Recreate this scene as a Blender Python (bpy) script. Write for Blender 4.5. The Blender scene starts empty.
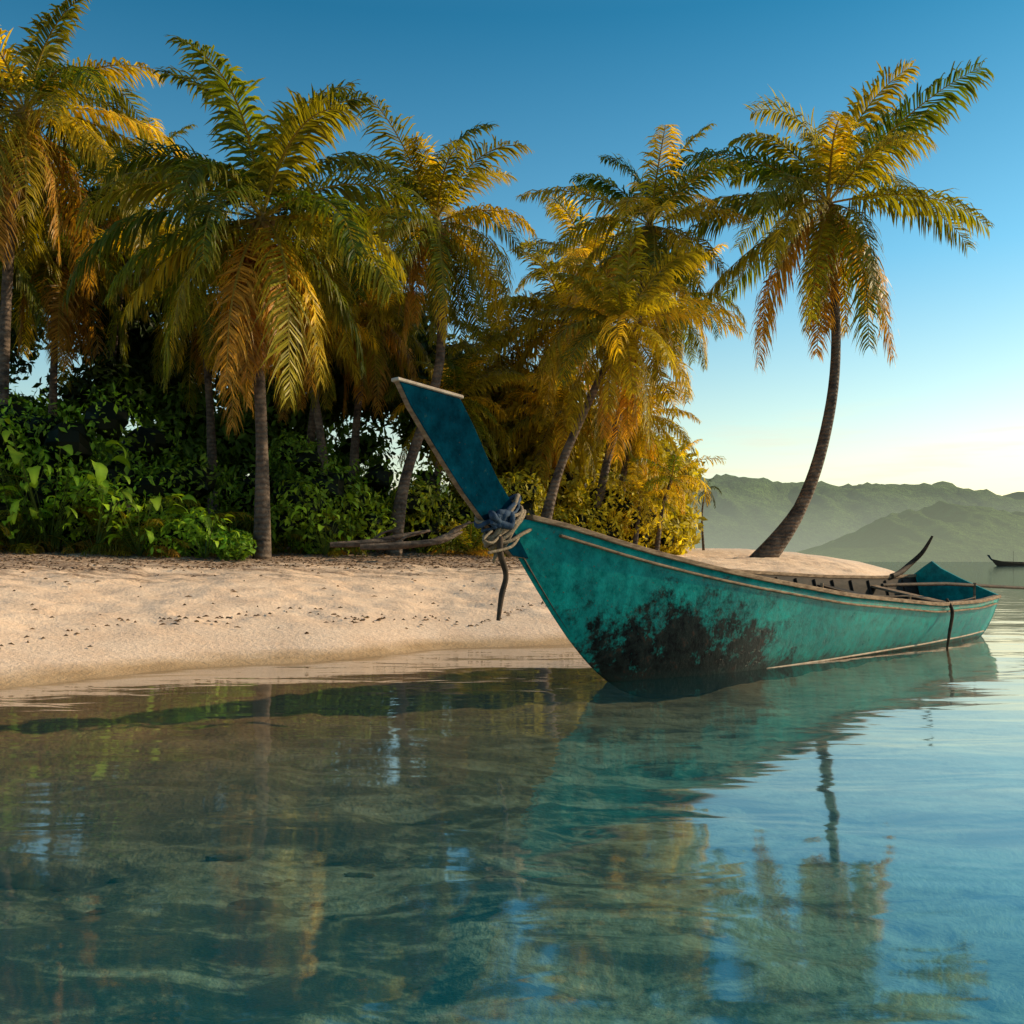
import bpy, math, random
import numpy as np
from mathutils import Vector, Matrix, noise as mn
R=random.Random(7); NP=np.random.RandomState(5)
F=995.5; H=1.4; HY=560.0
scene=bpy.context.scene
def W(px,py,d): return Vector(((px-512)/F*d, d, H+(HY-py)/F*d))
# ---------------- camera
cam=bpy.data.cameras.new("camera"); camo=bpy.data.objects.new("camera",cam); scene.collection.objects.link(camo)
cam.lens=35; cam.sensor_width=36; camo.location=(0,0,H); camo.rotation_euler=(math.radians(90),0,0)
cam.shift_y=48/1024; cam.clip_end=20000; cam.clip_start=.05
scene.camera=camo
# ---------------- sun & sky
SE=math.radians(25); sdx,sdy=0.95,0.27
ln=math.hypot(sdx,sdy); SR=math.atan2(sdx,sdy)
sd=Vector((sdx/ln*math.cos(SE),sdy/ln*math.cos(SE),math.sin(SE)))
L=bpy.data.lights.new("sun","SUN"); L.energy=5.0; L.angle=math.radians(.6); L.color=(1,.79,.50)
lo=bpy.data.objects.new("sun",L); scene.collection.objects.link(lo); lo.rotation_euler=sd.to_track_quat('Z','Y').to_euler()
w=bpy.data.worlds.new("World"); scene.world=w; w.use_nodes=True
nt=w.node_tree; bg=nt.nodes["Background"]
sky=nt.nodes.new("ShaderNodeTexSky"); sky.sky_type='NISHITA'; sky.sun_disc=False
sky.sun_elevation=SE; sky.sun_rotation=SR; sky.air_density=1.2; sky.dust_density=.8; sky.ozone_density=2.0
tc=nt.nodes.new("ShaderNodeTexCoord"); sx=nt.nodes.new("ShaderNodeSeparateXYZ"); nt.links.new(tc.outputs['Generated'],sx.inputs[0])
rp=nt.nodes.new("ShaderNodeValToRGB"); e=rp.color_ramp.elements; e.new(.5); e.new(.5); e.new(.5)
for i,(p,c) in enumerate([(0.0,(1.85,1.50,1.22)),(.12,(1.40,1.42,1.20)),(.28,(.58,1.12,1.20)),(.48,(.13,.68,.82)),(.8,(.45,.8,.9))]): e[i].position=p; e[i].color=(*c,1)
nt.links.new(sx.outputs[2],rp.inputs[0])
mx=nt.nodes.new("ShaderNodeMix"); mx.data_type='RGBA'; mx.blend_type='MULTIPLY'; mx.inputs[0].default_value=1
nt.links.new(sky.outputs[0],mx.inputs[6]); nt.links.new(rp.outputs[0],mx.inputs[7])
mp=nt.nodes.new("ShaderNodeMapping"); mp.inputs['Scale'].default_value=(3,3,34); nt.links.new(tc.outputs['Generated'],mp.inputs[0])
cn=nt.nodes.new("ShaderNodeTexNoise"); cn.inputs['Scale'].default_value=2.2; cn.inputs['Detail'].default_value=5; nt.links.new(mp.outputs[0],cn.inputs['Vector'])
cr=nt.nodes.new("ShaderNodeMapRange"); cr.inputs[1].default_value=.50; cr.inputs[2].default_value=.70; cr.inputs[3].default_value=0; cr.inputs[4].default_value=.6; nt.links.new(cn.outputs[0],cr.inputs[0])
cz=nt.nodes.new("ShaderNodeMapRange"); cz.inputs[1].default_value=.16; cz.inputs[2].default_value=.09; nt.links.new(sx.outputs[2],cz.inputs[0])
cm=nt.nodes.new("ShaderNodeMath"); cm.operation='MULTIPLY'; nt.links.new(cr.outputs[0],cm.inputs[0]); nt.links.new(cz.outputs[0],cm.inputs[1])
mc=nt.nodes.new("ShaderNodeMix"); mc.data_type='RGBA'; nt.links.new(cm.outputs[0],mc.inputs[0]); nt.links.new(mx.outputs[2],mc.inputs[6]); mc.inputs[7].default_value=(7.4,6.1,4.9,1)
nt.links.new(mc.outputs[2],bg.inputs[0]); bg.inputs[1].default_value=.13
scene.view_settings.view_transform='Standard'; scene.view_settings.look='None'; scene.view_settings.exposure=0
# ---------------- helpers
def link(o,parent=None):
    scene.collection.objects.link(o)
    if parent: o.parent=parent
    return o
def empty(name,loc=(0,0,0)):
    e=bpy.data.objects.new(name,None); e.location=loc; scene.collection.objects.link(e); return e
def npmesh(name,verts,faces,cols=None,mat=None,smooth=False,mats=None,midx=None):
    verts=np.asarray(verts,dtype=np.float32).reshape(-1,3)
    me=bpy.data.meshes.new(name); me.vertices.add(len(verts)); me.vertices.foreach_set('co',verts.ravel())
    faces=[np.asarray(f,dtype=np.int32) for f in faces if len(f)]
    loops=np.concatenate([f.ravel() for f in faces]); tot=np.concatenate([np.full(len(f),f.shape[1],dtype=np.int32) for f in faces])
    st=np.concatenate([[0],np.cumsum(tot)[:-1]]).astype(np.int32)
    me.loops.add(len(loops)); me.loops.foreach_set('vertex_index',loops)
    me.polygons.add(len(tot)); me.polygons.foreach_set('loop_start',st); me.polygons.foreach_set('loop_total',tot)
    me.update(calc_edges=True)
    me.polygons.foreach_set('use_smooth',np.full(len(tot),smooth))
    if cols is not None:
        a=me.color_attributes.new('col','FLOAT_COLOR','POINT'); c=np.ones((len(verts),4),dtype=np.float32); c[:,:3]=cols; a.data.foreach_set('color',c.ravel())
    if mats:
        for m in mats: me.materials.append(m)
    elif mat: me.materials.append(mat)
    me.validate(); return me
def NM(name):
    m=bpy.data.materials.new(name); m.use_nodes=True; t=m.node_tree; b=t.nodes["Principled BSDF"]; return m,t,b
def noise_(t,scale,detail=5,rough=.6,vec=None,dist=0):
    n=t.nodes.new("ShaderNodeTexNoise"); n.inputs['Scale'].default_value=scale; n.inputs['Detail'].default_value=min(detail,5); n.inputs['Roughness'].default_value=rough; n.inputs['Distortion'].default_value=dist
    if vec: t.links.new(vec,n.inputs['Vector'])
    return n.outputs['Fac']
def pos(t,scale=(1,1,1),obj=False):
    if obj: s=t.nodes.new("ShaderNodeTexCoord").outputs['Object']
    else: s=t.nodes.new("ShaderNodeNewGeometry").outputs['Position']
    m=t.nodes.new("ShaderNodeMapping"); m.inputs['Scale'].default_value=scale; t.links.new(s,m.inputs['Vector']); return m.outputs[0]
def ramp(t,fac,stops):
    r=t.nodes.new("ShaderNodeValToRGB"); e=r.color_ramp.elements
    while len(e)<len(stops): e.new(.5)
    for i,(p,c) in enumerate(stops):
        e[i].position=p; e[i].color=(*c,1) if len(c)==3 else c
    t.links.new(fac,r.inputs[0]); return r.outputs[0]
def g(v): return (v,v,v)
def mix(t,f,a,b,mode='MIX'):
    m=t.nodes.new("ShaderNodeMix"); m.data_type='RGBA'; m.blend_type=mode
    for s,v in ((m.inputs[0],f),(m.inputs[6],a),(m.inputs[7],b)):
        if isinstance(v,(int,float)): s.default_value=v
        elif isinstance(v,tuple): s.default_value=(*v,1)
        else: t.links.new(v,s)
    return m.outputs[2]
def bump(t,h,strength,dist,b=None,normal=None):
    n=t.nodes.new("ShaderNodeBump"); n.inputs['Strength'].default_value=strength; n.inputs['Distance'].default_value=dist
    t.links.new(h,n.inputs['Height'])
    if normal: t.links.new(normal,n.inputs['Normal'])
    if b: t.links.new(n.outputs[0],b.inputs['Normal'])
    return n.outputs[0]
def maprange(t,v,a,b,c=0,d=1):
    m=t.nodes.new("ShaderNodeMapRange"); m.inputs[1].default_value=a; m.inputs[2].default_value=b; m.inputs[3].default_value=c; m.inputs[4].default_value=d
    t.links.new(v,m.inputs[0]); return m.outputs[0]
def M2(t,op,a,b_):
    n=t.nodes.new("ShaderNodeMath"); n.operation=op
    for s_,v in ((n.inputs[0],a),(n.inputs[1],b_)):
        if isinstance(v,(int,float)): s_.default_value=v
        else: t.links.new(v,s_)
    return n.outputs[0]
def sepz(t):
    s=t.nodes.new("ShaderNodeSeparateXYZ"); gg=t.nodes.new("ShaderNodeNewGeometry"); t.links.new(gg.outputs['Position'],s.inputs[0]); return s
def leafmat(name,trans=.4,rough=.5,tint=(1.35,1.25,.35)):
    m,t,b=NM(name); at=t.nodes.new("ShaderNodeAttribute"); at.attribute_name='col'; c=at.outputs['Color']
    t.links.new(c,b.inputs['Base Color']); b.inputs['Roughness'].default_value=rough; b.inputs['Specular IOR Level'].default_value=.25
    tr=t.nodes.new("ShaderNodeBsdfTranslucent"); c2=mix(t,1.0,c,tint,'MULTIPLY'); t.links.new(c2,tr.inputs['Color'])
    ms=t.nodes.new("ShaderNodeMixShader"); ms.inputs[0].default_value=trans
    t.links.new(b.outputs[0],ms.inputs[1]); t.links.new(tr.outputs[0],ms.inputs[2]); t.links.new(ms.outputs[0],t.nodes["Material Output"].inputs[0]); return m
M_frond=leafmat("palm_frond",.5,.42); M_leaf=leafmat("leaf",.42,.55)
def woodmat(name,c1,c2,scale=(6,6,6),rough=.8,bs=.5):
    m,t,b=NM(name); f=noise_(t,1,4,.65,pos(t,scale,True)); t.links.new(ramp(t,f,[(.3,c1),(.7,c2)]),b.inputs['Base Color']); b.inputs['Roughness'].default_value=rough; b.inputs['Specular IOR Level'].default_value=.2; bump(t,f,bs,.02,b); return m
M_wood=woodmat("weathered_wood",(.10,.055,.03),(.36,.24,.15),(6,6,20))
M_dark=woodmat("dark_wood",(.02,.014,.01),(.09,.055,.035),(4,4,12))
M_inner=woodmat("hull_inside",(.014,.012,.010),(.055,.035,.025),(3,3,9))
M_rope=woodmat("rope",(.10,.07,.045),(.32,.24,.16),(30,30,60))
M_cloth=woodmat("blue_cloth",(.012,.025,.05),(.05,.08,.13),(12,12,12),.9)
M_coco=woodmat("coconut",(.12,.07,.02),(.30,.17,.04),(9,9,9),.5)
M_trunk,t,b=NM("palm_bark"); p=pos(t,(1,1,1),True); wv=t.nodes.new("ShaderNodeTexWave"); wv.bands_direction='Z'; wv.inputs['Scale'].default_value=2.2; wv.inputs['Distortion'].default_value=4.5; wv.inputs['Detail'].default_value=3; wv.inputs['Detail Scale'].default_value=2
t.links.new(p,wv.inputs['Vector']); nf=noise_(t,3,4,.7,p)
c=ramp(t,nf,[(.35,(.03,.02,.016)),(.7,(.19,.13,.09))]); c=mix(t,.4,c,ramp(t,wv.outputs['Fac'],[(.0,g(.4)),(.5,g(1.1))]),'MULTIPLY'); t.links.new(c,b.inputs['Base Color']); b.inputs['Roughness'].default_value=.9; bump(t,wv.outputs['Fac'],.6,.04,b)
# ---------------- terrain
shore=[(-900,-60),(-60,-4),(-30,3),(-10,8.9),(-5.5,10.7),(-4.5,12.4),(-2.97,13.9),(-.96,15.5),(.79,16.4),(3.5,17.6),(6.4,19.2),(9,22),(11.5,27),(15.2,36),(19.3,46),(22.2,54),(23.5,62),(20,75),(8,95),(-30,130),(-900,400)]
SP=np.array(shore)
def sdist(x,y):
    x=np.asarray(x,float); y=np.asarray(y,float); best=np.full(x.shape,1e18); ins=np.zeros(x.shape,bool)
    n=len(SP)
    for i in range(n):
        ax,ay=SP[i]; bx,by=SP[(i+1)%n]
        dx,dy=bx-ax,by-ay; tt=np.clip(((x-ax)*dx+(y-ay)*dy)/(dx*dx+dy*dy),0,1)
        best=np.minimum(best,(x-ax-tt*dx)**2+(y-ay-tt*dy)**2)
        c=((ay>y)!=(by>y)); 
        with np.errstate(divide='ignore',invalid='ignore'): xi=dx*(y-ay)/(dy if dy else 1e-9)+ax
        ins^=c&(x<xi)
    d=np.sqrt(best); return np.where(ins,d,-d)
def ss(a,b,x):
    u=np.clip((x-a)/(b-a),0,1); return u*u*(3-2*u)
def hgt(x,y):
    d=sdist(x,y)+.22*np.sin(x*.9+y*.3)+.12*np.sin(x*2.3+1)
    k=10-6.3*ss(0,11,np.asarray(x,float)); land=2.15*(1-np.exp(-np.maximum(d,0)/k))
    sea=-.06*np.clip(-d,0,14)-.05*np.clip(-d-14,0,40)
    return np.where(d>0,land,sea),d
def growth(a,b,st,far,gr=1.22):
    c=list(np.arange(a,b,st)); s=st; v=c[-1]
    while v<far: s*=gr; v+=s; c.append(v)
    s=st; v=a; o=[]
    while v>-far: s*=gr; v-=s; o.append(v)
    return np.array(o[::-1]+c)
def grid(xs,ys):
    X,Y=np.meshgrid(xs,ys); nx,ny=len(xs),len(ys); i=np.arange(nx*ny).reshape(ny,nx)
    f=np.stack([i[:-1,:-1],i[:-1,1:],i[1:,1:],i[1:,:-1]],-1).reshape(-1,4); return X.ravel(),Y.ravel(),f
xs=growth(-14,20,.12,6000); ys=growth(1,36,.12,6000)
X,Y,fc=grid(xs,ys); Z,D=hgt(X,Y)
near=(X>-20)&(X<26)&(Y>-3)&(Y<50)
dz=np.zeros(len(X))
for i in np.nonzero(near)[0]:
    x,y=X[i],Y[i]; d=D[i]
    if d>0:
        a=min(1,max(0,(d-1.3)/1.2)); v=.055*mn.noise((x*1.7,y*1.7,0))-.075*max(0,mn.noise((x*3.2,y*3.2,3)))**1.2-.06*max(0,mn.noise((x*6,y*6,8))); dz[i]=a*v+.06*mn.noise((x*.35,y*.5,9))*min(1,d/2)
    else:
        a=min(1,-d/2); wx=x+.5*mn.noise((x*.6,y*.6,2)); wy=y+.6*mn.noise((x*.5,y*.5,12))
        rp_=1-abs(mn.noise((wx*1.1,wy*3.2,5)))*2.2
        dz[i]=a*(.05*mn.noise((x*.8,y*1.6,5))+.045*rp_+.035*mn.noise((x*3,y*6,7)))
Z=Z+dz
M_ground,t,b=NM("sand_and_seabed"); s=sepz(t); z=s.outputs[2]
pz=pos(t); n1=noise_(t,1.3,5,.65,pz); n2=noise_(t,12,4,.7,pz)
dry=ramp(t,n1,[(.3,(.84,.56,.375)),(.7,(.94,.68,.49))]); dry=mix(t,.35,dry,ramp(t,n2,[(.35,g(.5)),(.6,g(1.0))]),'MULTIPLY')
wet=ramp(t,n1,[(.3,(.44,.27,.135)),(.7,(.58,.37,.20))])
zj=M2(t,'ADD',M2(t,'MULTIPLY',n1,.10),z)
wf=maprange(t,zj,.10,.20); land=mix(t,wf,wet,dry)
litter_shade=ramp(t,n2,[(.35,(.10,.06,.04)),(.52,(.30,.19,.125)),(.68,(.66,.47,.33))])  # leaf litter whose brown also paints in tree shade on the upper sand
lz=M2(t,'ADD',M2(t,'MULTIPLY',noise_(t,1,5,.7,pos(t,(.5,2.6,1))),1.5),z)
xm=maprange(t,s.outputs[0],1,6,1,0); litter_shade_mask=M2(t,'MULTIPLY',maprange(t,lz,1.78,2.05),xm)
land=mix(t,litter_shade_mask,land,litter_shade)
ps=pos(t,(.62,1.7,1)); sn=noise_(t,1.0,5,.70,ps,1.6)
xb=maprange(t,s.outputs[0],-3,2,-.075,.06)
bed=ramp(t,M2(t,'ADD',M2(t,'ADD',M2(t,'MULTIPLY',n2,.30),sn),xb),[(.54,(.012,.014,.010)),(.62,(.06,.05,.028)),(.68,(.32,.23,.115)),(.80,(.62,.49,.30))])
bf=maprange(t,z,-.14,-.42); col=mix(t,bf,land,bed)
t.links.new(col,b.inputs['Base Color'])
t.links.new(maprange(t,zj,.03,.14,.35,.95),b.inputs['Roughness']); b.inputs['Specular IOR Level'].default_value=.3
bump(t,n2,.6,.05,b)
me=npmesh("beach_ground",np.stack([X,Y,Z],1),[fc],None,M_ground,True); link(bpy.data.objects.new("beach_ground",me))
def gz(x,y): return float(hgt(np.array([x]),np.array([y]))[0][0])
# ---------------- water
xs=growth(-30,40,1.0,9000,1.3); ys=growth(-2,70,1.0,9000,1.3)
X,Y,fc=grid(xs,ys); Z,D=hgt(X,Y)
dep=np.clip(-Z,0,5); bl=np.clip(1-np.exp(-np.maximum(dep-.2,0)*1.5),0,.95)
M_water,t,b=NM("sea_water"); t.nodes.remove(b); out=t.nodes["Material Output"]
at=t.nodes.new("ShaderNodeAttribute"); at.attribute_name='col'; fac=at.outputs['Fac']
tp=t.nodes.new("ShaderNodeBsdfTransparent"); t.links.new(mix(t,fac,(.98,.98,.96),(.24,.92,.95)),tp.inputs[0])
df=t.nodes.new("ShaderNodeBsdfDiffuse"); df.inputs[0].default_value=(.012,.30,.36,1)
m1=t.nodes.new("ShaderNodeMixShader"); t.links.new(maprange(t,fac,0,1,0,.55),m1.inputs[0]); t.links.new(tp.outputs[0],m1.inputs[1]); t.links.new(df.outputs[0],m1.inputs[2])
gl=t.nodes.new("ShaderNodeBsdfGlossy"); gl.inputs['Roughness'].default_value=.045
r1=noise_(t,1,2,.5,pos(t,(.9,2.2,1)),.5); r2=noise_(t,1,1,.5,pos(t,(.25,.6,1)))
bn=bump(t,r1,.055,.12); bn=bump(t,r2,.07,.4,None,bn); t.links.new(bn,gl.inputs['Normal'])
lw=t.nodes.new("ShaderNodeLayerWeight"); lw.inputs['Blend'].default_value=.5; t.links.new(bn,lw.inputs['Normal'])
fr=M2(t,'ADD',M2(t,'MULTIPLY',M2(t,'POWER',lw.outputs['Facing'],3.0),.88),.09)
m2=t.nodes.new("ShaderNodeMixShader"); t.links.new(fr,m2.inputs[0]); t.links.new(m1.outputs[0],m2.inputs[1]); t.links.new(gl.outputs[0],m2.inputs[2]); t.links.new(m2.outputs[0],out.inputs[0])
me=npmesh("sea_water",np.stack([X,Y,Z*0],1),[fc],np.stack([bl]*3,1),M_water,True); link(bpy.data.objects.new("sea_water",me))
# ---------------- tubes
def tube(name,pts,rad,mat,parent=None,sides=8,bez=True):
    cu=bpy.data.curves.new(name,'CURVE'); cu.dimensions='3D'; cu.bevel_depth=1; cu.bevel_resolution=max(1,sides//4); cu.use_fill_caps=True
    sp=cu.splines.new('POLY'); 
    P=[Vector(p) for p in pts]; rr=rad if isinstance(rad,(list,tuple)) else [rad]*len(P)
    if bez and len(P)>2:
        Q=[];q=[]
        for i in range(len(P)-1):
            a=P[max(0,i-1)];b_=P[i];c_=P[i+1];d_=P[min(len(P)-1,i+2)]
            for k in range(6):
                u=k/6; Q.append(.5*((2*b_)+(c_-a)*u+(2*a-5*b_+4*c_-d_)*u*u+(3*b_-a-3*c_+d_)*u**3)); q.append(rr[i]*(1-u)+rr[i+1]*u)
        Q.append(P[-1]); q.append(rr[-1]); P,rr=Q,q
    sp.points.add(len(P)-1)
    for i,p in enumerate(P): sp.points[i].co=(*p,1); sp.points[i].radius=rr[i]
    cu.materials.append(mat); o=bpy.data.objects.new(name,cu); link(o,parent); return o
# ---------------- palms
GREEN=np.array((.055,.110,.010)); GOLD=np.array((.68,.46,.026)); BROWN=np.array((.48,.22,.04))
def crown_mesh(name,Lf,nfr,seed,gold=.4,up=78,down=-55,leaf=.21,npair=74,droop=70,dark=1.0,wid=.030,old=.5):
    rs=np.random.RandomState(seed); V=[];Q=[];T=[];C=[];base=0
    for i in range(nfr):
        u=i/(nfr-1); az=i*2.39996+rs.uniform(-.45,.45); e0=math.radians(up-(up-down)*u**.85+rs.uniform(-11,11))
        Lr=Lf*rs.uniform(.80,1.1)*(1-.15*(u>.85)-.15*(u<.2)); dr=math.radians(droop*rs.uniform(.65,1.35))*(1-.3*u)
        if rs.rand()<.15: dr*=1.4
        ns=30; tt=np.linspace(0,1,ns); pitch=np.maximum(e0-dr*tt**1.5,-1.5); azs=az+rs.uniform(-.4,.4)*tt**2
        dv=np.stack([np.cos(pitch)*np.cos(azs),np.cos(pitch)*np.sin(azs),np.sin(pitch)],1)
        P=np.cumsum(dv*Lr/ns,0); 
        side0=np.array([-math.sin(az),math.cos(az),0])
        tw=rs.uniform(-.8,.8)
        gmix=np.clip(gold*rs.choice([.1,.5,1.1,2.1],p=[.28,.3,.22,.2])+.2*u-.06,0,1); base_c=GREEN*(1-gmix)+GOLD*gmix
        if u>.78 and rs.rand()<old: base_c=base_c*.25+BROWN*.75
        base_c=base_c*rs.uniform(.65,1.25)*dark
        wr=.035*(1-tt)*Lf/4.5+.008; s1=P+side0*wr[:,None]; s2=P-side0*wr[:,None]; s3=P-np.array([0,0,1])*wr[:,None]
        V+= [s1,s2,s3]; idx=np.arange(ns-1)
        for a_,b_ in ((0,ns),(ns,2*ns),(2*ns,0)): Q.append(base+np.stack([idx+a_,idx+a_+1,idx+b_+1,idx+b_],1))
        C.append(np.tile(np.array((.44,.32,.05))*dark*.85,(3*ns,1))); base+=3*ns
        tl=np.linspace(.11,.995,npair); tl=np.concatenate([tl,tl+.004]); tl=np.clip(tl+rs.uniform(-.007,.007,len(tl)),0,1); sg=np.concatenate([np.ones(npair),-np.ones(npair)])
        fi=tl*(ns-1); i0=np.minimum(fi.astype(int),ns-2); fr_=(fi-i0)[:,None]; p0=P[i0]*(1-fr_)+P[i0+1]*fr_; fw=dv[i0]
        prof=np.clip(np.sin(np.pi*(.13+.80*tl)),.12,1)**.65; ll=Lr*leaf*prof*rs.uniform(.70,1.18,len(tl))
        keep=rs.rand(len(tl))>.06
        if rs.rand()<.5:
            g0=rs.uniform(.3,.9); keep&=~((np.abs(tl-g0)<.025)&(sg==rs.choice([-1,1])))
        fwd=.45+.65*tl+rs.uniform(-.15,.15,(len(tl))); fwd=fwd[:,None]*1.0; upv=np.cross(fw,side0); upv*=np.sign(upv[:,2:3]+1e-9)
        th=(tw*tl)[:,None]; sdv=side0*np.cos(th)+upv*np.sin(th); upv=upv*np.cos(th)-side0*np.sin(th)
        lift=rs.uniform(-.1,.3)-.35*u
        d1=sdv*sg[:,None]+fw*fwd+upv*(lift+rs.uniform(-.32,.32,(len(tl),1)))
        d1/=np.linalg.norm(d1,axis=1,keepdims=True)
        gr=rs.uniform(.4,1.3,(len(tl),1))*(.7+.7*u); d2=d1-np.array([0,0,1])*gr+rs.normal(0,.09,(len(tl),3)); d2/=np.linalg.norm(d2,axis=1,keepdims=True)
        d3=d2-np.array([0,0,1])*gr*.9; d3/=np.linalg.norm(d3,axis=1,keepdims=True)
        m=p0+d1*(ll*.38)[:,None]; m2_=m+d2*(ll*.34)[:,None]; tip=m2_+d3*(ll*.28)[:,None]
        wv_=fw*(wid*Lf/4.5*(.6+.5*prof))[:,None]+upv*(wid*.35*rs.uniform(-1,1,(len(tl),1)))
        arr=np.stack([p0-wv_*.5,p0+wv_*.5,m-wv_,m+wv_,m2_-wv_*.75,m2_+wv_*.75,tip],1)[keep]
        n=len(arr); V.append(arr.reshape(-1,3)); o=base+7*np.arange(n)
        Q.append(np.stack([o,o+1,o+3,o+2],1)); Q.append(np.stack([o+2,o+3,o+5,o+4],1)); T.append(np.stack([o+4,o+5,o+6],1))
        cc=base_c*rs.uniform(.55,1.45,(n,1)); tipc=cc*.7+GOLD*.3*dark*(.25+gold); C.append(np.stack([cc,cc,cc,cc,(cc+tipc)/2,(cc+tipc)/2,tipc],1).reshape(-1,3)); base+=7*n
    return npmesh(name,np.concatenate(V),[np.concatenate(Q),np.concatenate(T)],np.concatenate(C),M_frond)
def coco_mesh(seed,s=1):
    rs=random.Random(seed); V=[];Fq=[];b0=0
    for k in range(9):
        a=rs.uniform(0,6.28); c=Vector((math.cos(a)*.28*s,math.sin(a)*.28*s,-.25*s+rs.uniform(-.15,.1)*s)); r=.13*s*rs.uniform(.8,1.15)
        nu,nv=8,6
        for j in range(nv+1):
            th=math.pi*j/nv
            for i in range(nu):
                ph=2*math.pi*i/nu; V.append((c.x+r*math.sin(th)*math.cos(ph),c.y+r*math.sin(th)*math.sin(ph),c.z+1.2*r*math.cos(th)))
        for j in range(nv):
            for i in range(nu): Fq.append((b0+j*nu+i,b0+j*nu+(i+1)%nu,b0+(j+1)*nu+(i+1)%nu,b0+(j+1)*nu+i))
        b0+=(nv+1)*nu
    return npmesh("coconuts",V,[Fq],None,M_coco,True)
COCO=coco_mesh(3)
def palm(crown,base,mids,r0,r1,cm,rz=0,sc=1,coco=True,shaft=True):
    e=empty("palm_tree",base); B=Vector(base)
    pts=[Vector(base)-Vector((0,0,.3))]+[Vector(m) for m in mids]+[Vector(crown)]
    pts=[p-B for p in pts]; n=len(pts); rad=[r0*1.5]+[r0+(r1-r0)*(k/(n-1))**.6 for k in range(1,n)]
    tube("trunk",pts,rad,M_trunk,e,12)
    c=bpy.data.objects.new("fronds",cm); c.location=Vector(crown)-B; c.rotation_euler=(0,0,rz); c.scale=(sc,)*3; link(c,e)
    if shaft:
        cp=Vector(crown)-B; d=(pts[-1]-pts[-2]).normalized()
        tube("crown_shaft",[cp-d*.9*sc,cp-d*.4*sc,cp+Vector((0,0,.15))*sc],[r1*1.05,r1*2.2,r1*.8],M_coco,e,10)
    if coco:
        k=bpy.data.objects.new("coconuts",COCO); k.location=Vector(crown)-B; k.scale=(sc,)*3; link(k,e)
    return e
def gp(px,d):
    x=(px-512)/F*d; return Vector((x,d,gz(x,d)))
cmE=crown_mesh("fronds_e",5.9,34,11,.36,86,-66,.22,88,66)
palm(W(828,203,34),gp(758,34),[W(800,508,34),W(826,430,33.8),W(836,340,33.9)],.30,.13,cmE,.4)
cmB=crown_mesh("fronds_b",5.3,42,21,.32,86,-76,.23,88,84,old=.85)
palm(W(262,218,25),gp(262,25),[W(262,450,25),W(258,330,25)],.17,.13,cmB,1.0)
cmC=crown_mesh("fronds_c",4.1,32,31,.65,86,-70,.24,74,76)
palm(W(436,222,29),gp(392,29),[W(405,480,29),W(440,360,29)],.2,.12,cmC,0)
cmA=crown_mesh("fronds_a",5.2,34,41,.6,84,-65,.23,78,76)
palm(W(25,112,28),gp(3,28),[W(3,400,28),W(10,240,28)],.17,.13,cmA,2)
cmD=crown_mesh("fronds_d",4.2,32,51,.55,86,-68,.24,74,74)
palm(W(650,225,33),gp(590,33),[W(603,480,33),W(632,360,33)],.17,.11,cmD,.5)
cmD2=crown_mesh("fronds_d2",3.9,32,61,.8,82,-75,.25,72,82)
palm(W(625,325,30),gp(535,30),[W(556,480,30),W(585,410,30)],.17,.11,cmD2,2.3)
bgp=[(135,205,36,100,cmD,1.0,1.0),(60,245,34,50,cmB,4,.9),(350,255,35,300,cmC,1.5,1.05),(200,290,33,215,cmD,3.0,.9),(370,310,33,350,cmA,.3,.75),
 (565,320,37,500,cmD2,.9,1.1),(590,270,40,560,cmC,3.3,1.0),(500,355,38,450,cmD2,2.0,1.0),(668,300,42,640,cmD,5.0,.85),(560,410,35,520,cmD2,4.4,.8),(640,415,36,615,cmD2,1.0,.7),(455,400,33,430,cmC,1.0,.7),(300,330,31,330,cmC,5,.7),(-60,200,30,-50,cmB,.8,1.0),(-160,150,36,-150,cmA,.8,1.0)]
for px,py,d,bx,cm_,rz,sc in bgp:
    palm(W(px,py,d),gp(bx,d),[W(bx+.35*(px-bx),py+(545-py)*.45,d)],.16,.10,cm_,rz,sc,False,False)
cmS=crown_mesh("fronds_small",1.9,18,71,.9,80,-45,.26,38,75)
palm(W(672,478,34),gp(655,34),[W(662,510,34)],.08,.05,cmS,0,1.0,False,False)
palm(W(640,495,33),gp(632,33),[W(638,520,33)],.08,.05,cmS,2,.9,False,False)
cmT=crown_mesh("fronds_tiny",.9,14,72,.1,70,-60,.3,22,80,.35)
palm(W(706,489,42),gp(704,42),[W(702,515,42)],.045,.035,cmT,1,1,False,False)
cmG=crown_mesh("fronds_young",2.0,16,81,.2,84,5,.26,40,75)
for px,py,d,s_ in [(105,450,26,1.5),(140,500,24.5,.8),(225,515,25.5,.6),(55,400,26,1.6),(470,500,29,.8),(330,500,28,.8),(520,500,31,.8),(10,500,24.5,1.0),(185,500,26,1.0),(-30,500,24.5,1.3),(285,500,28,1.0)]:
    x=(px-512)/F*d; zz=gz(x,d); o=bpy.data.objects.new("young_palm",cmG); o.location=(x,d,zz+.05); o.scale=(s_,)*3; o.rotation_euler=(0,0,px); link(o)
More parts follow.
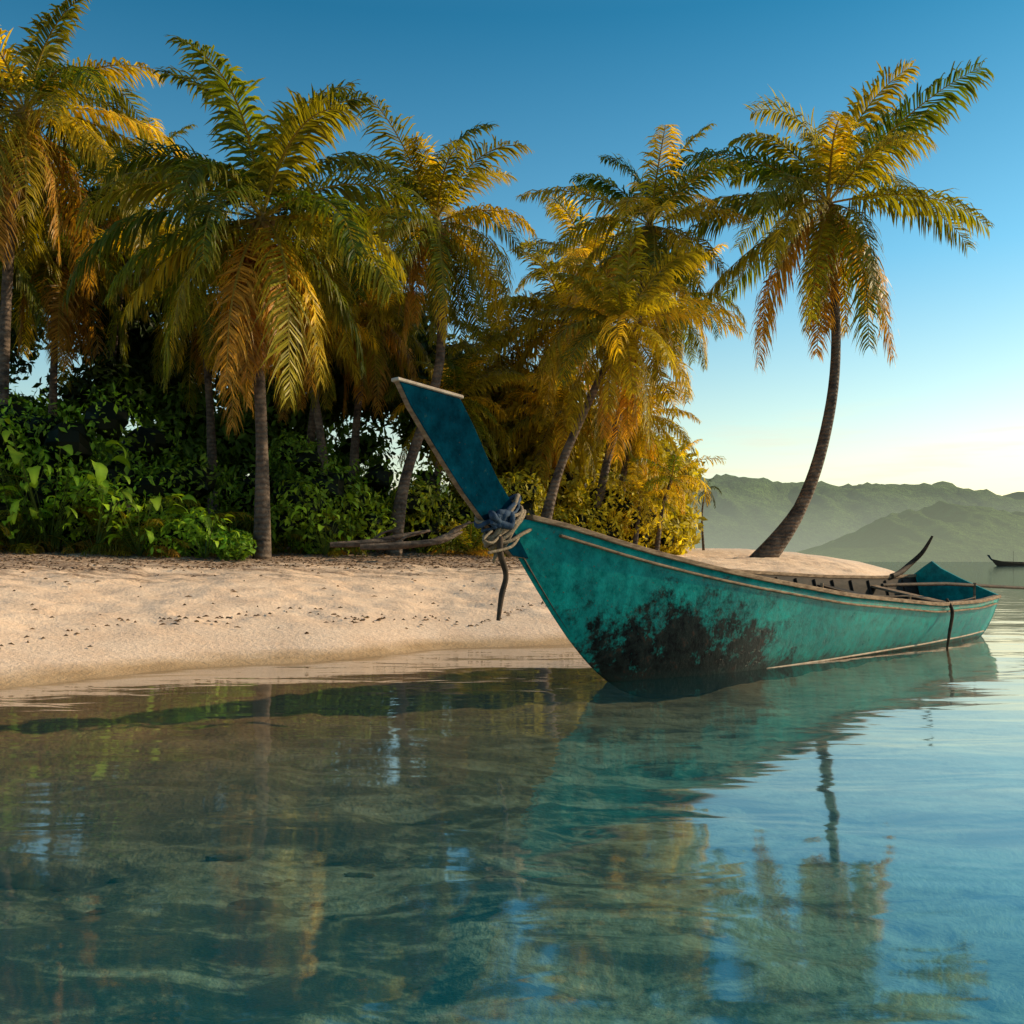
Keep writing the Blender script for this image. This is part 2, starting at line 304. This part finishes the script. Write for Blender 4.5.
# ---------------- jungle foliage mass
class LB:
    def __init__(s): s.V=[];s.Q=[];s.C=[];s.b=0
    def clump(s,c,r,n,size,col,core=True,asp=.45,ck=.55):
        c=np.array(c); r=np.array(r)
        v=NP.normal(size=(n,3)); v/=np.linalg.norm(v,axis=1,keepdims=True); rr=NP.uniform(.58,1.15,(n,1)); P=c+v*r*rr
        nrm=v+NP.normal(size=(n,3))*.55+np.array([0,0,.35]); nrm/=np.linalg.norm(nrm,axis=1,keepdims=True)
        a=np.cross(nrm,NP.normal(size=(n,3))); a/=np.linalg.norm(a,axis=1,keepdims=True); a[:,2]-=.25; bb=np.cross(nrm,a)
        sz=size*NP.uniform(.6,1.4,(n,1)); q=np.stack([P-a*sz,P+bb*sz*asp,P+a*sz-nrm*sz*.25,P-bb*sz*asp],1).reshape(-1,3)
        o=s.b+4*np.arange(n); s.V.append(q); s.Q.append(np.stack([o,o+1,o+2,o+3],1))
        cc=np.array(col)*NP.uniform(.4,1.6,(n,1)); s.C.append(np.repeat(cc,4,0)); s.b+=4*n
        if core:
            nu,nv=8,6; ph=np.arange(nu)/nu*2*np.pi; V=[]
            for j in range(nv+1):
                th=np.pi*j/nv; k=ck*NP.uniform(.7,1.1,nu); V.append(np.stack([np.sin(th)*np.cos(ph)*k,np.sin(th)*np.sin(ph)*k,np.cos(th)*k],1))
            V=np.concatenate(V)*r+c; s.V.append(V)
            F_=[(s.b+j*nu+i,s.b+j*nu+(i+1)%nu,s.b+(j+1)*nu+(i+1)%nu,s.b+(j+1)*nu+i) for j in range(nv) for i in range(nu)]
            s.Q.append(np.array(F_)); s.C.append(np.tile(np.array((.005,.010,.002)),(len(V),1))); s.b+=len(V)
    def make(s,name):
        me=npmesh(name,np.concatenate(s.V),[np.concatenate(s.Q)],np.concatenate(s.C),M_leaf); return link(bpy.data.objects.new(name,me))
env=[(-320,260),(0,240),(100,225),(180,235),(300,260),(380,290),(430,340),(500,375),(560,400),(620,430),(670,465),(692,505)]
ex=[a for a,_ in env]; ey=[b_ for _,b_ in env]
J=LB()
for k in range(420):
    px=NP.uniform(-320,680); top=np.interp(px,ex,ey); f=NP.rand()**.8; d=34+7*f+NP.uniform(-2,2)
    if k>=340: px=-100+770*(k-340)/80; top=np.interp(px,ex,ey); f=NP.uniform(-.02,.16); d=38+NP.uniform(-1,1)
    py=545-(545-top)*f
    if px>560: d+=3
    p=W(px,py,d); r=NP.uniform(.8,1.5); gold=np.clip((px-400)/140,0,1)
    col=np.array((.03,.055,.010))*(1-gold)+np.array((.42,.35,.03))*gold  # golden toward the right: sunlit look painted into the leaf colour
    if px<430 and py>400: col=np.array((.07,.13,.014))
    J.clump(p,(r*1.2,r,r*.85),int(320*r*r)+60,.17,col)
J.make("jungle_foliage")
def shrub(px,d,r,col,n=420,size=.12,h=.8):
    b_=LB(); x=(px-512)/F*d; z0=gz(x,d)
    for k in range(8):
        a=NP.uniform(0,6.28); q=NP.uniform(0,.7)*r; rr=r*NP.uniform(.35,.62)
        b_.clump((x+math.cos(a)*q*1.3,d+math.sin(a)*q,z0+rr*.6+NP.uniform(0,h)*r),(rr*1.1,rr,rr*.9),n//4,size,np.array(col)*NP.uniform(.6,1.4))
    b_.make("shrub")
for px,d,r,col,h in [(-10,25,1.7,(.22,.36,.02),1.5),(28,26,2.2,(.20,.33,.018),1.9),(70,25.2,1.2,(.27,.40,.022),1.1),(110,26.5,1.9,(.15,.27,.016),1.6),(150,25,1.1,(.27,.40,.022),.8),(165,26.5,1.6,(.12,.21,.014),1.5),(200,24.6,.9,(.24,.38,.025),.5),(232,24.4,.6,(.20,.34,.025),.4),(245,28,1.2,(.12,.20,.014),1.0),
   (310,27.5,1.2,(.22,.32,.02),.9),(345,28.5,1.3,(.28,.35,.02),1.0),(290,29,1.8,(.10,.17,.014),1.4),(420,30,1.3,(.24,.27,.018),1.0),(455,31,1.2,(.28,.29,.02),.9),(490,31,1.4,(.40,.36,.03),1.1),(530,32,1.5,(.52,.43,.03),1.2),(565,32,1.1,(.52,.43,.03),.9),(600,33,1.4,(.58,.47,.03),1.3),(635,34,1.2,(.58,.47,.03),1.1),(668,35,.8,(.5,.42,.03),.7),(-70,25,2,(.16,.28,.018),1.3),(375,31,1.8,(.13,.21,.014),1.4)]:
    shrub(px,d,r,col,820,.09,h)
def broadleaf(px,py,d,n,Ls,seed,scale=1):
    rs=random.Random(seed); V=[];Q=[];C=[];b0=0; x=(px-512)/F*d; z0=gz(x,d); root=Vector((0,0,0)); top=H+(HY-py)/F*d-z0
    for k in range(n):
        az=rs.uniform(0,6.28); el=rs.uniform(.4,1.35); st=top*rs.uniform(.35,1.0); 
        d0=Vector((math.cos(az)*.5,math.sin(az)*.5,math.sin(el))).normalized(); tip=d0*st
        sd_=Vector((-math.sin(az),math.cos(az),0)); w_=.014
        V+=[root+sd_*w_,root-sd_*w_,tip-sd_*w_*.6,tip+sd_*w_*.6]; Q.append((b0,b0+1,b0+2,b0+3)); C+=[(.08,.12,.03)]*4; b0+=4
        Lb=Ls*rs.uniform(.5,1.25); pitch=rs.uniform(-.2,.7); ns=9; wl=Lb*rs.uniform(.14,.26); p=tip.copy(); col=Vector((.24,.37,.022))*rs.uniform(.4,1.5); rows=[]; dr=rs.uniform(.12,.28)
        roll=rs.uniform(-.6,.6); bend=rs.uniform(-.08,.08); azz=az
        for j in range(ns+1):
            u=j/ns; pr=math.sin(math.pi*(.04+.93*u**.8))**.75; ww=wl*pr*(1+.15*rs.uniform(-1,1)); fold=.25*ww
            rows.append((b0,b0+1,b0+2)); sv=sd_+Vector((0,0,roll)); V+=[p+sv*ww+Vector((0,0,fold)),p.copy(),p-sv*ww+Vector((0,0,fold))]; C+=[tuple(col),tuple(col*1.35),tuple(col)]; b0+=3
            dd=Vector((math.cos(azz)*math.cos(pitch),math.sin(azz)*math.cos(pitch),math.sin(pitch))); p=p+dd*Lb/ns; pitch-=dr; azz+=bend
        for a_,b__ in zip(rows[:-1],rows[1:]): Q.append((a_[0],a_[1],b__[1],b__[0])); Q.append((a_[1],a_[2],b__[2],b__[1]))
    me=npmesh("broadleaf_plant",[tuple(v) for v in V],[Q],np.array(C),M_leaf,True); o=bpy.data.objects.new("broadleaf_plant",me); o.location=(x,d,z0); link(o)
for i,(px,py,d,n,Ls) in enumerate([(50,415,24.4,54,.65),(15,450,24.2,30,.5),(95,460,24,18,.4),(140,480,24.2,30,.45),(205,505,24,16,.35),(325,480,27,20,.35),(355,500,27.5,16,.35)]):
    broadleaf(px,py,d,n,Ls,100+i)
for i,pl in enumerate([[(330,541,26),(370,539,26.3),(400,533,26.6),(430,527,27)],[(360,543,25.5),(395,542,25.7),(440,537,26),(462,528,26.5)],[(420,541,26),(445,533,26.2),(470,518,26.6)]]):
    pts=[W(*q) for q in pl]; pts=[Vector((p.x,p.y,max(p.z-.1,gz(p.x,p.y)+.02))) for p in pts]; e=empty("driftwood_log",pts[0]); tube("log",[p-pts[0] for p in pts],[.07,.10,.08,.03][:len(pts)] if len(pts)==4 else [.06,.08,.03],M_trunk,e)
    q=pts[1]-pts[0]; tube("branch",[q,q+Vector((.3,.1,.25)),q+Vector((.8,.2,.4))],[.04,.03,.012],M_trunk,e)
V=[];Q=[];C=[];b0=0
for k in range(9000):
    x=NP.uniform(-14,3); y=NP.uniform(10.5,30)
    dd=float(sdist(np.array([x]),np.array([y]))[0])
    if dd<.9: continue
    if not ((abs(dd-2.2-.4*math.sin(x*1.1)-.3*math.sin(x*3))<.25) or (NP.rand()<.04) or (dd>8 and NP.rand()<.7)): continue
    zz=gz(x,y)+.02; a=NP.uniform(-.6,.6); l=NP.uniform(.012,.05)*(1.5 if NP.rand()<.15 else 1); w2=l*NP.uniform(.12,.4); ca,sa=math.cos(a),math.sin(a)
    for u,v in ((-l,-w2),(l,-w2),(l,w2),(-l,w2)): V.append((x+u*ca-v*sa,y+u*sa+v*ca,zz+NP.uniform(-.01,.01)))
    V.append((x,y,zz+.025)); Q+= [(b0,b0+1,b0+4),(b0+1,b0+2,b0+4),(b0+2,b0+3,b0+4),(b0+3,b0,b0+4)]; c=np.array((.16,.10,.06))*NP.uniform(.4,1.6); C+=[c]*5; b0+=5
me=npmesh("beach_debris",V,[Q],np.array(C),M_leaf); link(bpy.data.objects.new("beach_debris",me))
V=[];Q=[];b0=0
for k in range(150):
    x=NP.uniform(-4.5,0); y=NP.uniform(2.4,6); z0=gz(x,y)
    r=NP.uniform(.015,.045)*(1 if NP.rand()<.85 else 2.2); nu,nv=9,6; off=k*3.1
    for j in range(nv+1):
        th=math.pi*j/nv
        for i in range(nu):
            ph=2*math.pi*i/nu; v=Vector((math.sin(th)*math.cos(ph),math.sin(th)*math.sin(ph),math.cos(th))); q=1+.9*mn.noise(v*2.2+Vector((off,0,0))); V.append((x+v.x*r*1.9*q,y+v.y*r*q,z0+v.z*r*.5*q))
    for j in range(nv):
        for i in range(nu): Q.append((b0+j*nu+i,b0+j*nu+(i+1)%nu,b0+(j+1)*nu+(i+1)%nu,b0+(j+1)*nu+i))
    b0+=(nv+1)*nu
M_rock=woodmat("rock",(.015,.016,.012),(.10,.08,.05),(9,9,9),.8)
me=npmesh("submerged_rocks",V,[Q],None,M_rock,True); link(bpy.data.objects.new("submerged_rocks",me))
# ---------------- long-tail boat
def paint(name,base,dark,patch):
    m,t,b=NM(name); po=pos(t,(1,1,1),True); n1=noise_(t,1.6,4,.68,po); n2=noise_(t,7,5,.72,po); n3=noise_(t,26,4,.65,po)
    c=ramp(t,n1,[(.3,dark),(.62,base)]); c=mix(t,.6,c,ramp(t,n2,[(.35,g(.35)),(.6,g(1.2))]),'MULTIPLY')
    ch=ramp(t,n2,[(.66,g(0)),(.69,g(1))]); c=mix(t,ch,c,(.04,.15,.13) if patch else (.01,.04,.05))
    ch2=ramp(t,n3,[(.665,g(0)),(.69,g(1))]); c=mix(t,ch2,c,(.10,.06,.035) if patch else (.03,.03,.03))
    if patch:
        tc=t.nodes.new("ShaderNodeTexCoord"); sp=t.nodes.new("ShaderNodeSeparateXYZ"); t.links.new(tc.outputs['Object'],sp.inputs[0])
        dy=M2(t,'MULTIPLY',M2(t,'SUBTRACT',sp.outputs[1],.80),.52); dz_=M2(t,'MULTIPLY',M2(t,'SUBTRACT',sp.outputs[2],.15),1.2)
        dd=M2(t,'SQRT',M2(t,'ADD',M2(t,'MULTIPLY',dy,dy),M2(t,'MULTIPLY',dz_,dz_)),0)
        dd=M2(t,'ADD',dd,M2(t,'MULTIPLY',M2(t,'SUBTRACT',noise_(t,2.6,5,.82,po),.5),3.4))
        pf=maprange(t,dd,1.08,.60); c=mix(t,pf,c,ramp(t,n2,[(.40,(.002,.003,.004)),(.56,(.005,.014,.014)),(.72,(.045,.018,.012))]))
        wl=maprange(t,M2(t,'ADD',sp.outputs[2],M2(t,'MULTIPLY',n2,.3)),.27,.14); c=mix(t,wl,c,(.008,.022,.022))
    t.links.new(c,b.inputs['Base Color']); t.links.new(maprange(t,n2,.3,.7,.22 if patch else .5,.6),b.inputs['Roughness'])
    b.inputs['Specular IOR Level'].default_value=.10 if patch else 0.0
    bn=bump(t,n2,.35,.02); bump(t,n3,.25,.008,b,bn); return m
M_teal=paint("teal_paint",(.001,.26,.235),(.001,.12,.125),True)
M_tealdk=paint("dark_teal_paint",(.001,.034,.058),(.001,.016,.030),False)
M_cream=woodmat("faded_cream_paint",(.26,.18,.13),(.52,.42,.33),(8,8,8),.7,.3)
def interp(tab,s): return float(np.interp(s,[a for a,_ in tab],[b_ for _,b_ in tab]))
KZ=[(-1.65,1.70),(-1.3,1.27),(-.86,.74),(-.4,.29),(0,0),(.5,-.22),(1.2,-.33),(9,-.3),(10.2,-.18)]
GN=[(-1.65,1.80),(-1.3,1.83),(-1,1.76),(0,1.51),(1,1.31),(2,1.15),(4,.90),(7,.68),(9,.67),(10.2,.72)]
GF=[(-1.65,1.80),(-1.3,1.83),(-1,1.76),(0,1.53),(1,1.38),(2,1.30),(4,1.22),(7,1.10),(9,1.06),(10.2,1.08)]
BW=[(-1.65,.03),(-1.3,.12),(-1,.22),(0,.47),(1,.68),(2,.83),(4,.98),(7,1.0),(9,.9),(10.2,.78)]
def sm(tab,s): return sum(interp(tab,s+k*.25) for k in (-1,0,1))/3 if -1.3<s<9.8 else interp(tab,s)
def boat(name,loc,rotz,sc=1,detail=True):
    e=empty(name,loc); e.rotation_euler=(0,0,rotz); e.scale=(sc,)*3
    S=np.concatenate([np.linspace(-1.65,1,22),np.linspace(1.3,10.2,30)]); nv=14; V=[];Fq=[]
    for s in S:
        kz=interp(KZ,s) if s<-1.2 else sm(KZ,s); bw=sm(BW,s); q=.85-.52*float(ss(-1.2,2.0,s))
        for j in range(-nv,nv+1):
            v=abs(j)/nv; gzv=sm(GN,s) if j>0 else sm(GF,s); vz=v**1.6
            V.append((math.copysign(bw*vz**q,j) if j else 0,s,kz+(max(gzv,kz+.02)-kz)*vz))
    m=2*nv+1
    for i in range(len(S)-1):
        for j in range(m-1): Fq.append((i*m+j+1,i*m+j,(i+1)*m+j,(i+1)*m+j+1))
    me=npmesh("hull",V,[Fq],None,None,True,[M_teal if detail else M_dark,M_inner,M_wood])
    if sum(p.normal.x for p in me.polygons if p.center.x>.3)<0:
        me.flip_normals()
    o=bpy.data.objects.new("hull",me); link(o,e)
    md=o.modifiers.new("thick","SOLIDIFY"); md.thickness=.05; md.offset=-1; md.material_offset=1; md.material_offset_rim=2
    def rail(nm,tab,sg,off,zo,hw,hh,mat,s0=-1.35,s1=10.25,track=None):
        VV=[];Q=[]; SS=np.linspace(s0,s1,60)
        for s in SS:
            x=sg*(sm(BW,s)+off); z=sm(tab,s)+zo
            if track: x,z=track(s,sg)
            for dx,dz_ in ((-hw,-hh),(hw,-hh),(hw,hh),(-hw,hh)): VV.append((x+dx,s,z+dz_))
        for i in range(len(SS)-1):
            for k in range(4): Q.append((i*4+k,i*4+(k+1)%4,(i+1)*4+(k+1)%4,(i+1)*4+k))
        Q.append((3,2,1,0)); l=4*(len(SS)-1); Q.append((l,l+1,l+2,l+3))
        mm=npmesh(nm,VV,[Q],None,mat); oo=link(bpy.data.objects.new(nm,mm),e); bv=oo.modifiers.new("b","BEVEL"); bv.width=.008; bv.segments=2
    rail("gunwale_near",GN,1,-.015,.02,.05,.028,M_wood); rail("gunwale_far",GF,-1,-.015,.02,.05,.028,M_wood)
    rail("rub_strip_near",GN,1,-.006,-.10,.022,.014,M_wood,-1.0,10.1); rail("rub_strip_far",GF,-1,-.006,-.12,.02,.014,M_wood,-1.0,10.1)
    def trk(s,sg):
        kz=sm(KZ,s); gzv=sm(GN,s) if sg>0 else sm(GF,s); zt=-.03+.015*(s-1.2)
        vz=(zt-kz)/(gzv-kz); q=.85-.52*float(ss(-1.2,2.0,s)); return sg*(sm(BW,s)*vz**q+.004),zt
    rail("waterline_stripe_near",GN,1,0,0,.008,.013,M_cream,2.6,10.15,trk); rail("waterline_stripe_far",GF,-1,0,0,.008,.013,M_cream,2.6,10.15,trk)
    s=10.2; kz=sm(KZ,s); bw=sm(BW,s); q=.33; pr=[]
    for j in range(-nv,nv+1):
        v=abs(j)/nv; gzv=interp(GN,s) if j>0 else interp(GF,s); vz=v**1.6; pr.append((math.copysign(bw*vz**q,j) if j else 0,kz+(gzv-kz)*vz))
    top=[(.78,.76),(.5,.88),(.1,1.06),(-.25,1.24),(-.43,1.38),(-.6,1.26),(-.78,1.12)]
    poly=pr+top[0:]; n=len(poly); VV=[(x,s+.0,z) for x,z in poly]+[(x,s+.06,z) for x,z in poly]
    me2=bpy.data.meshes.new("transom"); me2.from_pydata(VV,[],[tuple(range(n)),tuple(range(2*n-1,n-1,-1))]+[(i,i+n,(i+1)%n+n,(i+1)%n) for i in range(n)]); me2.materials.append(M_teal); link(bpy.data.objects.new("transom",me2),e)
    tube("stern_post",[(-.80,9.3,1.10),(-.82,9.7,1.16),(-.80,10.1,1.32),(-.62,10.25,1.55),(-.45,10.3,1.86)],[.05,.055,.05,.04,.02],M_dark,e)
    for k,s in enumerate(np.arange(1.0,9.9,.62)):
        bw=sm(BW,s); kz=sm(KZ,s); pts=[]; q=.85-.52*float(ss(-1.2,2.0,s))
        for j in range(-10,11):
            v=abs(j)/10; gzv=sm(GN,s) if j>0 else sm(GF,s); vz=v**1.6; pts.append((math.copysign((bw*vz**q)*.92,j) if j else 0,s,kz+.09+(gzv-.04-kz-.09)*vz))
        tube("rib",pts,.024,M_inner,e,6,False)
    def plank(nm,x0,x1,y0,y1,za,zb,th,mat):
        VV=[(x0,y0,za),(x1,y0,zb),(x1,y1,zb),(x0,y1,za)]; VV+= [(a_,b_,c_-th) for a_,b_,c_ in VV]
        mm=bpy.data.meshes.new(nm); mm.from_pydata(VV,[],[(0,1,2,3),(7,6,5,4),(0,4,5,1),(1,5,6,2),(2,6,7,3),(3,7,4,0)]); mm.materials.append(mat); oo=link(bpy.data.objects.new(nm,mm),e); bv=oo.modifiers.new("b","BEVEL"); bv.width=.008
    for s in (1.6,3.2,5.0,6.8,8.6):
        bw=sm(BW,s)-.07; plank("thwart",-bw,bw,s-.14,s+.14,sm(GF,s)-.12,sm(GN,s)-.08,.04,M_inner if s<8 else M_wood)
    for k in range(6): 
        x0=-.5+k*.17; plank("floorboard",x0,x0+.15,2.0,9.7,.06,.06,.03,M_inner)
    def cp(px,py):
        k=(px-512)/F; tt=(k*B0[1]-B0[0])/(U[0]-k*U[1]); d=B0[1]+U[1]*tt; return tt,H+(HY-py)/F*d
    out=[cp(*q_) for q_ in [(396,381),(408,407),(424,434),(442,463),(461,493),(480,519),(492,534),(510,556),(560,566),(575,548),(540,528),(524,515),(508,500),(496,480),(484,455),(471,425),(458,399)]]
    n=len(out); th=.04; VV=[(-th,a_,b_) for a_,b_ in out]+[(th,a_,b_) for a_,b_ in out]
    me3=bpy.data.meshes.new("prow_board"); me3.from_pydata(VV,[],[tuple(range(n))[::-1],tuple(range(n,2*n))]+[(i,(i+1)%n,(i+1)%n+n,i+n) for i in range(n)]); me3.materials.append(M_tealdk); me3.materials.append(M_wood)
    for p in me3.polygons[2:]: p.material_index=1
    oo=link(bpy.data.objects.new("prow_board",me3),e); bv=oo.modifiers.new("b","BEVEL"); bv.width=.012; bv.segments=2
    a_,b_=cp(396,380); c_,d_=cp(459,398)
    VV=[(sx_,y_,z_+dz_) for dz_ in (-.012,.022) for sx_,y_,z_ in ((-.055,a_-.02,b_),(.055,a_-.02,b_),(.055,c_+.02,d_),(-.055,c_+.02,d_))]
    mm=bpy.data.meshes.new("prow_cap"); mm.from_pydata(VV,[],[(3,2,1,0),(4,5,6,7),(0,1,5,4),(1,2,6,5),(2,3,7,6),(3,0,4,7)]); mm.materials.append(M_cream); oo=link(bpy.data.objects.new("prow_cap",mm),e); bv=oo.modifiers.new("b","BEVEL"); bv.width=.008
    if detail:
        rs=random.Random(2); p0=cp(503,522); ax=Vector((0,-.55,.83)); fy=Vector((0,.83,.55)); lx=Vector((1,0,0))
        for k in range(9):
            c=Vector((0,p0[0],p0[1]))+ax*(-.17+.038*k); pts=[]; tl=rs.uniform(-.16,.16); ra=.30+rs.uniform(-.03,.03); rb=.10+rs.uniform(0,.03)
            for i in range(25):
                a=i/24*2*math.pi; pts.append(c+fy*math.cos(a)*ra+lx*math.sin(a)*rb+ax*(tl*math.sin(a)*.4+tl*math.cos(a)*.6+.01*math.sin(5*a+k)))
            tube("rope_coil",pts,.016+.004*(k%3),M_rope if k not in (6,8) else M_cloth,e,8,False)
        for k in range(5):
            c=Vector((.09,p0[0]-.20,p0[1]+.02)); pts=[c+Vector((rs.uniform(-.02,.07),rs.uniform(-.10,.25),rs.uniform(-.10,.08))) for _ in range(6)]
            tube("cloth_knot",pts,[.02,.034,.038,.034,.034,.02],M_cloth,e,8)
        q=cp(492,545); q2=cp(497,575); q3=cp(490,620)
        tube("hanging_rope",[(.12,q[0],q[1]+.08),(.14,q[0]-.02,q[1]-.08),(.13,q2[0],q2[1]),(.12,q2[0]-.05,q2[1]-.2),(.12,q3[0],q3[1])],[.03,.035,.028,.03,.02],M_dark,e)
        tube("rope_tail",[(.10,q[0]+.02,q[1]+.1),(.16,q[0]-.15,q[1]+.02),(.14,q[0]-.25,q[1]+.05),(.1,q[0]-.1,q[1]+.14)],.014,M_rope,e)
        tube("rope_lash",[(.1,q[0]+.3,q[1]+.1),(.17,q[0]+.1,q[1]-.02),(.16,q[0]-.2,q[1]-.08)],.016,M_rope,e)
    tube("steering_pole",[(.25,6.6,1.0),(.3,9,.98),(.45,13.6,.80)],[.028,.032,.03],M_dark,e,8,False)
    plank("pole_blade",.40,.46,13.4,14.6,.80,.80,.14,M_dark)
    tube("oar_crutch",[(.36,10.22,.70),(.36,10.22,.98)],.03,M_wood,e,8,False)
    s=7.4; x=sm(BW,s); tube("mooring_rod",[(x-.03,s,sm(GN,s)+.10),(x+.07,s-.02,sm(GN,s)-.1),(x+.05,s-.08,.25),(x+.02,s-.12,-.05)],[.02,.03,.026,.015],M_dark,e)
    for s in (3.4,6.0,8.8):
        x=sm(BW,s)-.04; tube("thole_pin",[(x,s,sm(GN,s)-.05),(x,s,sm(GN,s)+.12)],.022,M_wood,e,8,False)
    tube("gunwale_rope",[(sm(BW,s_)-.03,s_,sm(GN,s_)+.05+zz) for s_,zz in ((3.4,.04),(4.2,.0),(5.2,.01),(6.0,.05),(7,.01),(8,.0),(8.8,.04))],.012,M_dark,e)
    if not detail:
        tube("mast",[(0,5.0,.3),(0.05,5.0,4.2)],[.05,.03],M_dark,e,8,False)
    return e
B0=(1.07,11.42); U=(.7071,.7071); rotz0=-math.pi/4
boat("longtail_boat",(B0[0],B0[1],0),rotz0)
boat("longtail_boat",(113,232,0),math.radians(-80),.85,False)
# ---------------- distant hills
M_hill,t,b=NM("forested_hills"); po=pos(t,(1,1,1)); n1=noise_(t,.02,4,.7,po); n2=noise_(t,.12,4,.7,po)
c=ramp(t,n1,[(.3,(.05,.11,.035)),(.7,(.17,.25,.07))]); c=mix(t,.7,c,ramp(t,n2,[(.35,g(.4)),(.65,g(1.2))]),'MULTIPLY'); t.links.new(c,b.inputs['Base Color']); b.inputs['Roughness'].default_value=1; b.inputs['Specular IOR Level'].default_value=0
bump(t,n2,1,10,b)
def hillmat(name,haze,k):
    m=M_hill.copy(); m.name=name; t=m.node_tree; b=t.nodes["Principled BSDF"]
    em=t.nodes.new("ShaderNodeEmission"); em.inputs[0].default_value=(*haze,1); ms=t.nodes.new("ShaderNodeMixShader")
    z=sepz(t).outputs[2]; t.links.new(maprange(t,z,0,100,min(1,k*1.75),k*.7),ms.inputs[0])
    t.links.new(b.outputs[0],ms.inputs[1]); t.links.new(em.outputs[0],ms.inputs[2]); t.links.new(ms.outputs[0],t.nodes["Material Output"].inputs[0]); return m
def ridge(name,prof,d,depth,mat,sd_,frq):
    pxs=[a for a,_ in prof]; pys=[b_ for _,b_ in prof]; px=np.linspace(pxs[0],pxs[-1],300); yy=np.linspace(-1,1.4,60)
    V=[]
    for v in yy:
        y=d+v*depth
        for p in px:
            x=(p-512)/F*d; hz=(HY-np.interp(p,pxs,pys))/F*d; bell=max(0,1-abs(v))**.8 if v<0 else max(0,1-v*.8)
            r=mn.fractal(Vector((x*frq,y*frq*.8,sd_)),.8,2.1,6); rr=1-abs(mn.noise(Vector((x*frq*2.2,y*frq*.7,sd_+4))))*1.3; r3=1-abs(mn.noise(Vector((x*frq*6,y*frq*2,sd_+9))))
            V.append((x,y,hz*bell*(.76+.18*rr+.12*r+.13*r3)-3*(bell<=0)))
    nx=len(px); i=np.arange(nx*len(yy)).reshape(len(yy),nx); f=np.stack([i[:-1,:-1],i[:-1,1:],i[1:,1:],i[1:,:-1]],-1).reshape(-1,4)
    link(bpy.data.objects.new(name,npmesh(name,V,[f],None,mat,True)))
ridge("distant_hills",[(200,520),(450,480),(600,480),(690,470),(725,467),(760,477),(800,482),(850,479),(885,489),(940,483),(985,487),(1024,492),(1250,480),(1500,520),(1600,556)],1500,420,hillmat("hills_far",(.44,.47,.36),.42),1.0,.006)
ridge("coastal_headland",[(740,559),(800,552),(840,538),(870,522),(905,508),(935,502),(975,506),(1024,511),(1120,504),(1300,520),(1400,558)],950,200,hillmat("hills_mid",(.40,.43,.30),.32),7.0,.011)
